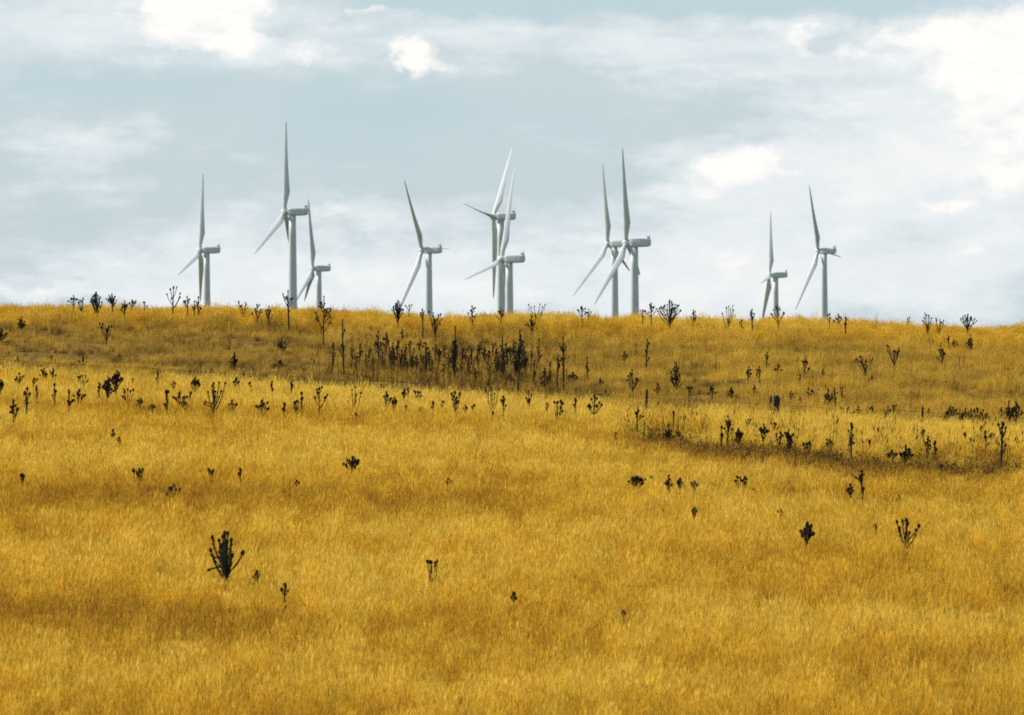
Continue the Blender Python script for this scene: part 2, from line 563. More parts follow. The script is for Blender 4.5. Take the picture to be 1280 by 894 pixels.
def scatter(name, label, cat, pts, coll, nvar, scl, tint, shade):
    """clumps set out over the ground: one point per clump, a clump mesh instanced on each"""
    N = len(pts)
    me = bpy.data.meshes.new(name)
    me.vertices.add(N); me.vertices.foreach_set('co', np.asarray(pts, np.float32).ravel())
    rot = np.zeros((N, 3), np.float32); rot[:, 2] = rng.normal(0, .5, N) + (rng.random(N) < .25) * 3.0
    for nm, ty, arr in (('pick', 'INT', rng.integers(0, nvar, N).astype(np.int32)), ('tint', 'FLOAT', np.asarray(tint, np.float32)),
                        ('shade', 'FLOAT', np.asarray(shade, np.float32))):
        a = me.attributes.new(nm, ty, 'POINT'); a.data.foreach_set('value', arr)
    for nm, arr in (('spin', rot), ('size', np.asarray(scl, np.float32))):
        a = me.attributes.new(nm, 'FLOAT_VECTOR', 'POINT'); a.data.foreach_set('vector', arr.ravel())
    o = link(name, me)
    tag(o, label, cat, kind='stuff')
    g = bpy.data.node_groups.new(name + '_nodes', 'GeometryNodeTree')
    g.interface.new_socket('Geometry', in_out='INPUT', socket_type='NodeSocketGeometry')
    g.interface.new_socket('Geometry', in_out='OUTPUT', socket_type='NodeSocketGeometry')
    N_ = g.nodes; L_ = g.links
    gi = N_.new('NodeGroupInput'); go = N_.new('NodeGroupOutput')
    ci = N_.new('GeometryNodeCollectionInfo'); ci.inputs['Collection'].default_value = coll
    ci.inputs['Separate Children'].default_value = True; ci.inputs['Reset Children'].default_value = True
    iop = N_.new('GeometryNodeInstanceOnPoints'); iop.inputs['Pick Instance'].default_value = True

    def na(nm, ty):
        a = N_.new('GeometryNodeInputNamedAttribute'); a.data_type = ty; a.inputs['Name'].default_value = nm
        return a.outputs['Attribute']
    L_.new(gi.outputs[0], iop.inputs['Points']); L_.new(ci.outputs[0], iop.inputs['Instance'])
    L_.new(na('pick', 'INT'), iop.inputs['Instance Index'])
    L_.new(na('spin', 'FLOAT_VECTOR'), iop.inputs['Rotation'])
    L_.new(na('size', 'FLOAT_VECTOR'), iop.inputs['Scale'])
    L_.new(iop.outputs[0], go.inputs[0])
    md = o.modifiers.new('scatter', 'NODES'); md.node_group = g
    return o


def sample(density, y0, y1):
    """random ground points inside a wedge a little wider than the view"""
    half = lambda Y: Y * .0885 + 2.0
    A = (half(y0) + half(y1)) * (y1 - y0)
    n = int(A * density)
    Y = y0 + (y1 - y0) * rng.random(int(n * 1.6)); X = (rng.random(len(Y)) * 2 - 1) * half(y1)
    k = np.abs(X) < half(Y)
    return X[k], Y[k]


tall_c = tuft_collection('tall_grass_clumps', [tuft('tall_clump_%02d' % i, 100 + i, 34, .55, .17, .12, .0062, .11, .62, [M_stalk, M_seed]) for i in range(8)])
short_c = tuft_collection('short_grass_clumps', [tuft('short_clump_%02d' % i, 200 + i, 26, .17, .28, .13, .007, .45, .3, [M_short, M_short]) for i in range(6)])
weed_c = tuft_collection('dark_weed_clumps', [tuft('weed_clump_%02d' % i, 300 + i, 20, .24, .3, .13, .014, .55, .5, [M_weed, M_weed]) for i in range(5)])

# tall golden grass of the field and of the crest
X, Y = sample(24, 97, 206)
X2, Y2 = sample(30, 229, 250)
X = np.concatenate([X, X2]); Y = np.concatenate([Y, Y2])
h, sw, bk, cr = grass_height(X, Y)
keep = (rng.random(len(X)) > bk * 1.02) & (rng.random(len(X)) > .45 * sw)
keep &= ~((Y > 229) & (rng.random(len(X)) > cr))
X, Y, h, sw, cr = X[keep], Y[keep], h[keep], sw[keep], cr[keep]
s = h / .55 * .92 * np.clip(rng.normal(1, .16, len(X)), .5, 1.5)
sx = (.65 + .35 * s)
tint = .22 + .28 * fbm(X / 3.2, Y / 9., 81) - .48 * swell(X, Y) + .12 * vnoise(X / 8., Y / 13., 84) - .42 * smooth(Y, 184, 191) + .10 * smooth(Y, 132, 142) * (1 - smooth(Y, 160, 176)) - .10 * (1 - smooth(Y, 104, 114)) - .26 * vnoise(X / .42, Y / 1.1, 52) + .10 * vnoise(X / .3, Y / 1., 82) + .55 * sw + .46 * cr + rng.normal(0, .10, len(X))  # shade of the swales is put into the tint as browner clumps
odd = rng.random(len(X)) < .07 + .16 * sw
tint = np.clip(tint + .4 * odd, 0, 1)
s = s * (1 + .15 * odd)
shade = np.clip(1 + rng.normal(0, .13, len(X)) + .12 * vnoise(X / .4, Y / 1.2, 83), .5, 1.4)
scatter('tall_grass', 'tall dry golden grass covering the field and the crest of the ridge', 'grass',
        np.stack([X, Y, terrain(X, Y)], 1), tall_c, 8, np.stack([sx, sx, s], 1), tint, shade)

# short grazed grass on the bank
X, Y = sample(30, 201, 238)
h, sw, bk, cr = grass_height(X, Y)
patch = fbm(X / 1.6, Y / 2.6, 91)
px, py = project(X, Y, terrain(X, Y))
right = smooth(px, 350, 1100)
keep = (bk > .15) & (rng.random(len(X)) < .62 + 1.1 * patch + .22 * right)
X, Y, h, patch, right = X[keep], Y[keep], h[keep], patch[keep], right[keep]
s = np.clip(h / .17 * (1 + .55 * vnoise(X / .8, Y / 1.2, 92)) * rng.normal(1, .2, len(X)), .3, 2.4)
tint = np.clip(.60 - .30 * right + .55 * fbm(X / 1.8, Y / 1.3, 93) + rng.normal(0, .16, len(X)), 0, 1)
shade = np.clip(1 + rng.normal(0, .16, len(X)), .5, 1.4)
scatter('bank_grass', 'short brownish grazed grass on the bank below the ridge', 'grass',
        np.stack([X, Y, terrain(X, Y)], 1), short_c, 6, np.stack([.6 + .4 * s, .6 + .4 * s, s], 1), tint, shade)

# dead weeds: in the hollows of the field, in streaks over the bank and under the crest
X, Y = sample(16, 99, 240)
h, sw, bk, cr = grass_height(X, Y)
st = vnoise(X / 1.3, Y / .9, 95) * .6 + vnoise(X / .45, Y / .7, 96) * .4
px, py = project(X, Y, terrain(X, Y))
thicket = np.exp(-((px - 560) / 130.) ** 2) * np.exp(-((Y - 213) / 4.5) ** 2)
st2 = vnoise(X / .42, Y / .8, 98)
prob = bk * np.clip(st2 - .42, 0, 1) * 3.2 * np.clip(.6 + st, .15, 1) + np.clip(sw - .15, 0, 1) * np.clip(.45 + 1.3 * st, 0, 1) * 1.3 + bk * np.clip(st - .16, 0, 1) * 1.7 + .7 * np.clip(st + .2, 0, 1) * np.exp(-((Y - 232.8) / 1.6) ** 2) + .55 * thicket * np.clip(st + .35, 0, 1)
prob = np.where(Y < 202, np.where(px > 740, prob * (1 + 1.6 * smooth(px, 930, 1080)), prob * .25), prob)
keep = rng.random(len(X)) < prob
X, Y, sw = X[keep], Y[keep], sw[keep]
s = np.clip(rng.normal(.85, .25, len(X)) * np.where(Y > 203, .62, 1.15), .25, 1.8)
tint = np.clip(.45 + .4 * vnoise(X / .9, Y / 1.2, 97) + rng.normal(0, .15, len(X)), 0, 1)
scatter('dead_weeds', 'dark dead weeds in streaks on the bank and in the hollows', 'weeds',
        np.stack([X, Y, terrain(X, Y)], 1), weed_c, 5, np.stack([s, s, s], 1), tint, np.clip(rng.normal(1, .15, len(X)), .6, 1.4))


# thin upright dead stalks: thick in the bank thicket, thinner along the bank foot and in the right hollow
stalk_c = tuft_collection('dead_stalk_clumps', [tuft('stalk_clump_%02d' % i, 400 + i, 5, .62, .28, .10, .011, .10, .8, [M_weed, M_weed]) for i in range(6)])
X, Y = sample(9, 100, 238)
px, py = project(X, Y, terrain(X, Y))
cl = .5 + .5 * vnoise(X / .5, Y / 1.1, 121)
thick = np.exp(-((px - 560) / 125.) ** 2) * np.exp(-((Y - 214) / 5.5) ** 2)
foot = np.exp(-((Y - 201) / 3.5) ** 2) * (.4 + .6 * smooth(px, 900, 300))
slope = smooth(Y, 206, 210) * (1 - smooth(Y, 232, 236)) * smooth(px, 600, 900)
hol = np.clip(swale(px, py) - .3, 0, 1) * smooth(px, 740, 860) * (Y < 202) * (Y > 178)
prob = .95 * thick * smooth(cl, .3, .8) + .10 * foot * smooth(cl, .5, .9) + .06 * slope * smooth(cl, .4, .9) + .35 * hol * smooth(cl, .4, .8)
keep = rng.random(len(X)) < prob
X, Y = X[keep], Y[keep]
s = np.clip(rng.normal(1.0, .25, len(X)), .4, 1.7)
scatter('dead_stalks', 'thin dark dead stalks standing among the thistles on the bank', 'weeds',
        np.stack([X, Y, terrain(X, Y)], 1), stalk_c, 6, np.stack([s, s, s], 1), np.clip(rng.normal(.6, .25, len(X)), 0, 1), np.clip(rng.normal(1, .15, len(X)), .6, 1.4))


# ------------------------------------------------------------------ wind turbines
def revolve(mb, prof, n, axis='Z', mi=0):
    base = len(mb.v)
    for (r_, h_) in prof:
        for j in range(n):
            a = 2 * math.pi * j / n
            c, s_ = r_ * math.cos(a), r_ * math.sin(a)
            mb.v.append((c, s_, h_) if axis == 'Z' else (h_, c, s_))
    for k in range(len(prof) - 1):
        for j in range(n):
            j2 = (j + 1) % n
            mb.f.append((base + k * n + j, base + k * n + j2, base + (k + 1) * n + j2, base + (k + 1) * n + j)); mb.m.append(mi)
    mb.f.append(tuple(base + (len(prof) - 1) * n + j for j in range(n))); mb.m.append(mi)
    mb.f.append(tuple(base + n - 1 - j for j in range(n))); mb.m.append(mi)


mb = MB()
prof = []
for k in range(9):
    q = k / 8
    prof.append((2.5 - q * (2.5 - 1.5), -1 + 67.8 * q))
revolve(mb, prof, 28)
ME_tower = mb.mesh('tower', M_white, True)

# nacelle: a long rounded housing, its axis along x, front at -x; local origin on the tower axis at hub height
mb = MB()
secs = [(-2.1, 1.15, 1.2, 0), (-1.9, 1.45, 1.5, 0), (-.5, 1.75, 1.75, .05), (3.2, 1.78, 1.8, .1), (5.6, 1.7, 1.7, .15), (6.6, 1.5, 1.5, .2), (6.9, 1.2, 1.2, .22)]
NS = 24
for (x, hw, hh, dz) in secs:
    for j in range(NS):
        a = 2 * math.pi * j / NS
        ca, sa = math.cos(a), math.sin(a)
        y = hw * math.copysign(abs(ca) ** .42, ca); z = hh * math.copysign(abs(sa) ** .42, sa)
        mb.v.append((x, y, z + dz))
for k in range(len(secs) - 1):
    for j in range(NS):
        j2 = (j + 1) % NS
        mb.f.append((k * NS + j, (k + 1) * NS + j, (k + 1) * NS + j2, k * NS + j2)); mb.m.append(0)
mb.f.append(tuple(range(NS))); mb.m.append(0)
mb.f.append(tuple((len(secs) - 1) * NS + NS - 1 - j for j in range(NS))); mb.m.append(0)
ME_nacelle = mb.mesh('nacelle', M_white, False)


def box(mb, x0, x1, y0, y1, z0, z1):
    P = [(x, y, z) for z in (z0, z1) for (x, y) in ((x0, y0), (x1, y0), (x1, y1), (x0, y1))]
    i = len(mb.v); mb.v += P
    for f in ((0, 3, 2, 1), (4, 5, 6, 7), (0, 1, 5, 4), (1, 2, 6, 5), (2, 3, 7, 6), (3, 0, 4, 7)):
        mb.f.append(tuple(i + q for q in f)); mb.m.append(0)


mb = MB(); box(mb, 5.7, 6.6, -.9, .9, 1.6, 2.75)
ME_cooler = mb.mesh('cooler_hood', M_white)
mb = MB(); mb.tube([(6.5, .5, 1.6), (6.5, .5, 3.9)], [.07, .05], 6); mb.tube([(6.5, .1, 3.7), (6.5, .9, 3.7)], [.05, .05], 6)
ME_mast = mb.mesh('wind_sensor_mast', M_vent)
mb = MB(); revolve(mb, [(.05, -1.95), (.55, -1.85), (1.0, -1.5), (1.38, -.9), (1.5, -.2), (1.5, .8), (1.3, 1.25)], 24, 'X')
ME_hub = mb.mesh('hub', M_white, True)

# blade: root at origin, span along +z, chord along y, thickness along x
mb = MB()
NA = 16
spans = [0, .02, .05, .09, .14, .20, .28, .38, .5, .62, .74, .85, .93, .98, 1.0]
for t in spans:
    z = t * BLADE
    chord = np.interp(t, [0, .05, .12, .20, .35, .6, .85, .97, 1], [1.8, 1.85, 2.6, 3.1, 2.55, 1.75, 1.05, .6, .12])
    thick = np.interp(t, [0, .05, .12, .20, .35, .6, 1], [1.0, .95, .55, .33, .24, .19, .15]) * chord
    tw = R(np.interp(t, [0, .1, .25, .5, 1], [12, 12, 8, 3, 0]))
    pre = -1.2 * t * t
    cx = np.interp(t, [0, .05, .2, 1], [0, 0, .25, .12]) * chord
    for j in range(NA):
        a = 2 * math.pi * j / NA
        y = cx + chord / 2 * math.cos(a)
        sharp = np.interp(t, [0, .06, .2], [0, 0, 1])
        x = thick / 2 * math.sin(a) * (1 - sharp * .55 * (math.cos(a) + 1) / 2)
        mb.v.append((x * math.cos(tw) - y * math.sin(tw) + pre, x * math.sin(tw) + y * math.cos(tw), z))
for k in range(len(spans) - 1):
    for j in range(NA):
        j2 = (j + 1) % NA
        mb.f.append((k * NA + j, k * NA + j2, (k + 1) * NA + j2, (k + 1) * NA + j)); mb.m.append(0)
mb.f.append(tuple((len(spans) - 1) * NA + j for j in range(NA))); mb.m.append(0)
ME_blade = mb.mesh('blade', M_white, True)
mb = MB(); revolve(mb, [(4.5, -1.2), (4.5, .12), (3.2, .3), (2.4, .3)], 24)
M_conc = simple('concrete', (.30, .30, .28), (.38, .37, .35), 1.5, .9)
ME_base = mb.mesh('foundation', M_conc)
mb = MB(); box(mb, -.45, .45, -2.16, -2.0, .5, 2.6)
ME_door = mb.mesh('door', M_vent)

t_lab = ['leftmost white wind turbine, one blade pointing straight up above the ridge',
         'tall white wind turbine, second from left, highest reaching blade of all',
         'small low white wind turbine just right of a taller one, tower mostly hidden',
         'lone white wind turbine with one upper blade leaning left, fourth from left',
         'rear white turbine of the overlapping middle pair, one bright blade leaning right',
         'front lower white turbine of the overlapping middle pair, long blade pointing left',
         'rear smaller turbine of the right overlapping pair, partly behind the other',
         'front larger turbine of the right overlapping pair, tallest on the right side',
         'short white wind turbine, second from right, blade straight up',
         'rightmost white wind turbine with one upper blade leaning left']
TILT = R(5)
for i, (tx, ty, tz, th, psi, cone) in enumerate(turb):
    root = link('wind_turbine', None)
    root.location = (tx, ty, tz); root.rotation_euler = (0, 0, th)
    tag(root, t_lab[i], 'wind turbine', 'wind turbines behind the ridge')
    link('tower', ME_tower, root)
    link('foundation', ME_base, root)
    link('door', ME_door, root)
    na_ = link('nacelle', ME_nacelle, root); na_.location = (0, 0, HUB_H)
    link('cooler_hood', ME_cooler, na_); link('wind_sensor_mast', ME_mast, na_)
    a = Vector((-math.cos(TILT), 0, math.sin(TILT))); v = Vector((math.sin(TILT), 0, math.cos(TILT))); hh = Vector((0, -1, 0))
    hub = link('hub', ME_hub, root)
    hub.matrix_local = Matrix.Translation((-OVER, 0, HUB_H)) @ Matrix.Rotation(TILT, 4, 'Y')
    for k in range(3):
        p = psi + k * 2 * math.pi / 3
        b = math.cos(cone) * (math.cos(p) * v + math.sin(p) * hh) + math.sin(cone) * a
        t_ = b.cross(a).normalized()               # in-plane, across the blade
        f_ = t_.cross(b).normalized()
        if f_.dot(a) < 0:
            f_.negate(); 
        # feathered: chord turned nearly along the rotor axis
        pit = R(78)
        chord = (t_ * math.cos(pit) - f_ * math.sin(pit)).normalized()
        nrm = chord.cross(b).normalized()
        M = Matrix((( nrm.x, chord.x, b.x, 0), (nrm.y, chord.y, b.y, 0), (nrm.z, chord.z, b.z, 0), (0, 0, 0, 1)))
        o = link('blade', ME_blade, root)
        o.matrix_local = Matrix.Translation(Vector((-OVER, 0, HUB_H)) + b * .9) @ M

# ------------------------------------------------------------------ fence
fence = link('wire_fence', None)
FY = 204.6
tag(fence, 'low wire fence with a few dark posts along the foot of the bank', 'fence')
fx0 = 7.33
fence.location = (fx0, FY, float(terrain(fx0, FY)))
FO = Vector(fence.location)
mb = MB(); mb.tube([(0, 0, -.3), (0, 0, .45), (0, 0, .9), (0, 0, .93)], [.035, .034, .033, .02], 6)
ME_picket = mb.mesh('post', M_post)
for k in (-2, -1, 1):
    x = fx0 - .02 + 3.58 * k + (.55 if k == 1 else 0)
    o = link('post', ME_picket, fence)
    o.location = Vector((x, FY, float(terrain(x, FY)) + {-2: .0, -1: .05, 1: -.05}[k])) - FO
    o.rotation_euler = (random.uniform(-.05, .05), random.uniform(-.05, .05), 0)
r = random.Random(3)
mb = MB()
mb.tube([(0, 0, -.3), (.01, 0, .3), (.0, 0, .78), (-.01, 0, .86), (-.02, 0, .885)], [.098, .096, .09, .078, .04], 9)
o = link('post', mb.mesh('post', M_post), fence); o.location = (.07, 0, .12); o['label'] = 'thick weathered wooden post'
mb = MB(); mb.tube([(-.05, 0, -.3), (.02, 0, .5), (.05, 0, .86)], [.04, .038, .032], 7)
o = link('post', mb.mesh('post', M_post), fence); o.location = (-.14, -.05, .12); o['label'] = 'thin leaning post beside the thick one'
for hgt, rad in ((.80, .006), (.55, .0045)):
    pts = []
    for k in range(-14, 9):
        x = fx0 + 1.79 * k
        sag = .0 if k % 2 == 0 else -.035
        pts.append((x - FO.x, .04, float(terrain(x, FY)) - FO.z + hgt - .06 + sag))
    mb = MB(); mb.tube(pts, [rad] * len(pts), 4)
    link('wire', mb.mesh('wire', M_wire), fence)

# ------------------------------------------------------------------ thistles
def head_mesh(seed):
    r = random.Random(seed); mb = MB()
    prof = [(.012, -.01), (.026, .004), (.034, .022), (.031, .040), (.022, .050), (.027, .066), (.008, .072)]
    revolve(mb, prof, 8)
    for k in range(11):              # spiny bracts
        a = r.uniform(0, 6.283); z = r.uniform(.006, .04); L = r.uniform(.022, .04)
        d = Vector((math.cos(a), math.sin(a), r.uniform(-.5, .7))).normalized()
        t = Vector((-math.sin(a), math.cos(a), 0)) * .007
        p = Vector((math.cos(a) * .027, math.sin(a) * .027, z))
        mb.face([p - t, p + t, p + d * L])
    return mb.mesh('flower_head', M_head)


HEADS = [head_mesh(i) for i in range(4)]


def spiny_leaf(mb, p, d, L, w, r, mi=0):
    """a jagged lance of a leaf from point p along direction d"""
    d = d.normalized(); s = d.cross(Vector((0, 0, 1)))
    s = s.normalized() if s.length > .1 else Vector((1, 0, 0))
    up = s.cross(d)
    mid = []
    for k in range(5):
        t = k / 4
        mid.append(p + d * L * t - Vector((0, 0, 1)) * L * .35 * t * t * r.uniform(.4, 1.4))
    for k in range(4):
        for sg in (-1, 1):
            o_ = s * sg * w * (1 - k / 5) * r.uniform(.8, 1.4) + up * w * .3
            mb.face([mid[k], mid[k + 1], mid[k] + (mid[k + 1] - mid[k]) * .8 + o_], mi)


def bez(a, b, c, n=5):
    return [a * (1 - t) ** 2 + b * 2 * t * (1 - t) + c * t * t for t in [k / n for k in range(n + 1)]]


def wings(mb, pts, w, r, step=.05):
    """toothed wings running along a stem"""
    for k in range(len(pts) - 1):
        a, b = pts[k], pts[k + 1]
        n_ = max(1, int((b - a).length / step))
        for j in range(n_):
            q = a + (b - a) * (j / n_)
            q2 = a + (b - a) * ((j + 1) / n_)
            an = r.uniform(0, 6.283)
            d = Vector((math.cos(an), math.sin(an), r.uniform(-.1, .6))) * w * r.uniform(.5, 1.3)
            mb.face([q, q2, (q + q2) / 2 + d])


GROUPS = {}


def thistle(x, ytop, ybase, wpx, form, zone, tips=None):
    """one dead thistle. form: s spike, b branched, d dense bush, t small top showing, v open V; upper case letters are brown and faint"""
    r = random.Random(int(x * 7 + ytop * 13))
    brown = form.isupper(); f = form.lower()
    on_ridge = zone[0] == 'A'
    hp = hit(x, ybase, .0 if zone[0] == 'B' else 1.08)
    if hp is None or (on_ridge and hp[1] > 240):
        Y = 238 + r.uniform(0, 4); X = (x - 640) / FPX * Y
    else:
        X, Y = hp
    zg = float(terrain(X, Y))
    top = (HOR - ytop) / FPX * Y
    zb = max((HOR - ybase) / FPX * Y, zg + .02)
    H = top - zg
    if H < .15:
        H = .15
    W = wpx / FPX * Y
    vis = top - zb
    pxh = ybase - ytop
    rs = .0112 + .007 * min(H, 1.6) + (.006 if f in 'dsf' else 0) + (.006 if pxh > 50 and Y < 180 else 0)
    lean = r.uniform(-.05, .05) * H
    ms = M_thbrown if brown else M_thistle
    # main stem in local coordinates
    P0, P2 = Vector((-lean, 0, -.05)), Vector((0, 0, H - .05))
    main = bez(P0, Vector((-lean * .4 + r.uniform(-.03, .03), r.uniform(-.03, .03), H * .5)), P2, 7)

    def on_main(z):
        t = min(max((z + .05) / H, 0), 1) * 7
        k = min(int(t), 6)
        return main[k].lerp(main[k + 1], t - k)
    nb = {'s': 3, 'b': 5, 'd': 8, 't': 2, 'v': 5, 'f': 9}[f]
    nb = max(1, int(round(nb * (.6 + min(pxh, 60) / 45.) * (1.25 if wpx > 14 else 1))))
    if tips: nb = len(tips)
    sb = MB(); brs = []; heads = [(P2, Vector((0, 0, 1)))]
    if f == 'v':
        heads = []
        main = [on_main(q) for q in np.linspace(-.05, (H - .05) * .62, 8)]
    sb.tube(main, [rs * (1.1 - .55 * k / 7) for k in range(8)], 6)
    wings(sb, main[1:], rs * 1.8, r, .045)
    zlow = max(zb - zg, .25 * H) if f not in 'df' else max(zb - zg - .05, .12 * H)
    for i in range(nb):
        fr = (i + .5) / nb * 2 - 1 + r.uniform(-.25, .25)
        if f == 's': fr *= .8
        side = max(-1, min(1, fr))
        drop = {'s': r.uniform(.05, .6), 'b': .04 + .30 * abs(side) ** 1.5 + r.uniform(0, .22), 'd': .04 + .25 * abs(side) + r.uniform(0, .4),
                't': r.uniform(.0, .45), 'v': .25 * (1 - abs(side)) * r.random() + r.uniform(0, .22),
                'f': .02 + .22 * abs(side) ** 2 + r.uniform(0, .25)}[f]
        tz = H - .05 - drop * vis
        tip = Vector((side * W / 2, r.uniform(-.5, .5) * W, tz))
        if tips:
            tip.x = (tips[i][0] - x) / FPX * Y; tz = tip.z = (HOR - tips[i][1]) / FPX * Y - zg - .05
        gap = max(.06, min(.55 * H, (abs(tip.x) + .08) * r.uniform(1.1, 1.9) + (.2 * vis if f == 'd' else 0)))
        z0 = max(tz - gap, min(zlow, tz - .05))
        if f == 'f': z0 = max(.1 * H, zb - zg - .05 + r.uniform(0, .38) * vis)
        if f == 'v': z0 = min(z0, (H - .05) * .6)
        st = on_main(z0)
        ctl = st + (tip - st) * .5 + Vector(((tip.x - st.x) * .22, (tip.y - st.y) * .22, -.08 * (tz - z0)))
        pts = bez(st, ctl, tip, 5)
        brs.append(pts)
        heads.append((tip, (pts[-1] - pts[-2]).normalized()))
        if not tips and r.random() < (.8 if f in 'dbf' else .4) and (tip - st).length > .14:      # a side shoot with a lesser head
            q = pts[3]; t2 = q + Vector((r.uniform(-.09, .09), r.uniform(-.07, .07), r.uniform(.04, .11)))
            if t2.z < H - .03:
                brs.append(bez(q, (q + t2) / 2 + Vector((0, 0, -.01)), t2, 3))
                heads.append((t2, (t2 - q).normalized()))
    nl = {'s': 10, 'b': 8, 'd': 15, 't': 3, 'v': 6, 'f': 11 if pxh < 50 else 16}[f]
    for k in range(nl):
        z = r.uniform(.05, .95 if f == 'd' else .8) * H
        an = r.uniform(0, 6.283)
        L = r.uniform(.07, .16) * (.9 if f in 'df' else 1)
        q = on_main(z)
        if f in 'df' and brs and r.random() < .7:
            q = r.choice(r.choice(brs))
        if abs(q.x) + L > W * .75 + .05:
            L *= .6
        spiny_leaf(sb, q, Vector((math.cos(an), math.sin(an), r.uniform(.3, 1.2))), L, L * .26, r)
    br_meshes = []
    for pts in brs:
        q = MB() if pxh >= 30 else sb
        n_ = len(pts)
        q.tube(pts, [rs * (.62 - .2 * k / (n_ - 1)) for k in range(n_)], 5)
        wings(q, pts, rs * 1.5, r, .05)
        if f == 'd':
            for _ in range(2):
                c = r.choice(pts); an = r.uniform(0, 6.283)
                spiny_leaf(q, c, Vector((math.cos(an), math.sin(an), .8)), r.uniform(.05, .09), .022, r)
        if q is not sb:
            br_meshes.append(q)
    hs = (.70 + .2 * r.random()) * (1.15 if Y < 190 else 1.0) * (.8 if f == 't' and pxh < 9 else 1)
    if pxh < 14:
        # too small to show its parts: one mesh
        for (p, d) in heads:
            s_ = hs * r.uniform(.75, 1.15)
            hm = r.choice(HEADS)
            Mx = Matrix.Translation(p) @ d.to_track_quat('Z', 'X').to_matrix().to_4x4() @ Matrix.Scale(s_, 4)
            i0 = len(sb.v)
            sb.v += [tuple(Mx @ vv.co) for vv in hm.vertices]
            for pl in hm.polygons:
                sb.f.append(tuple(i0 + q for q in pl.vertices)); sb.m.append(1)
        root = link('thistle', sb.mesh('thistle', [ms, M_head]))
    else:
        root = link('thistle', None)
        link('stem', sb.mesh('stem', ms), root)
        for q in br_meshes:
            link('branch', q.mesh('branch', ms), root)
        for (p, d) in heads:
            s_ = hs * r.uniform(.75, 1.15)
            o = link('flower_head', r.choice(HEADS), root)
            o.matrix_local = Matrix.Translation(p) @ d.to_track_quat('Z', 'X').to_matrix().to_4x4() @ Matrix.Scale(s_, 4)
    root.location = (X, Y, zg)
    GROUPS.setdefault(zone, []).append((x, root, f, brown, pxh, wpx))
    return root


# photograph position of each thistle: x, top row, row where it leaves the grass or ground, width, form
RIDGE = [(92, 369, 384, 9, 'b'), (101, 370, 385, 10, 'v'), (120, 365, 394, 14, 'f'), (140, 367, 385, 13, 'f'), (156, 376, 396, 7, 'b'),
         (165, 374, 386, 7, 'b'), (181, 377, 387, 10, 'T'), (217, 358, 387, 18, 'b'), (234, 370, 388, 10, 'b'), (243, 376, 391, 6, 's'),
         (248, 371, 393, 7, 's'), (303, 376, 391, 14, 'v'), (321, 380, 404, 13, 'B'), (336, 382, 406, 9, 'B'), (360, 363, 409, 17, 's'),
         (405, 370, 429, 22, 'b'), (497, 374, 404, 14, 'f'), (512, 380, 389, 12, 'T'), (528, 386, 422, 6, 'S'),
         (544, 387, 428, 15, 'v'), (590, 382, 404, 11, 'b'), (626, 384, 404, 9, 'B'), (670, 378, 400, 20, 'v'), (664, 394, 413, 9, 'd'),
         (727, 383, 397, 9, 'b'), (736, 386, 398, 6, 't'), (803, 387, 402, 9, 'T'), (814, 378, 397, 14, 'b'), (837, 375, 408, 28, 'f'),
         (867, 387, 406, 7, 'b'), (911, 381, 406, 15, 'v'), (940, 386, 412, 7, 'S'), (972, 380, 404, 14, 'b'),
         (1037, 392, 404, 6, 't'), (1048, 392, 408, 10, 'b'), (1057, 396, 420, 4, 's'), (1135, 396, 404, 6, 'T'), (1160, 390, 418, 13, 'v'),
         (1174, 397, 415, 13, 'V'), (1210, 392, 413, 20, 'f')]
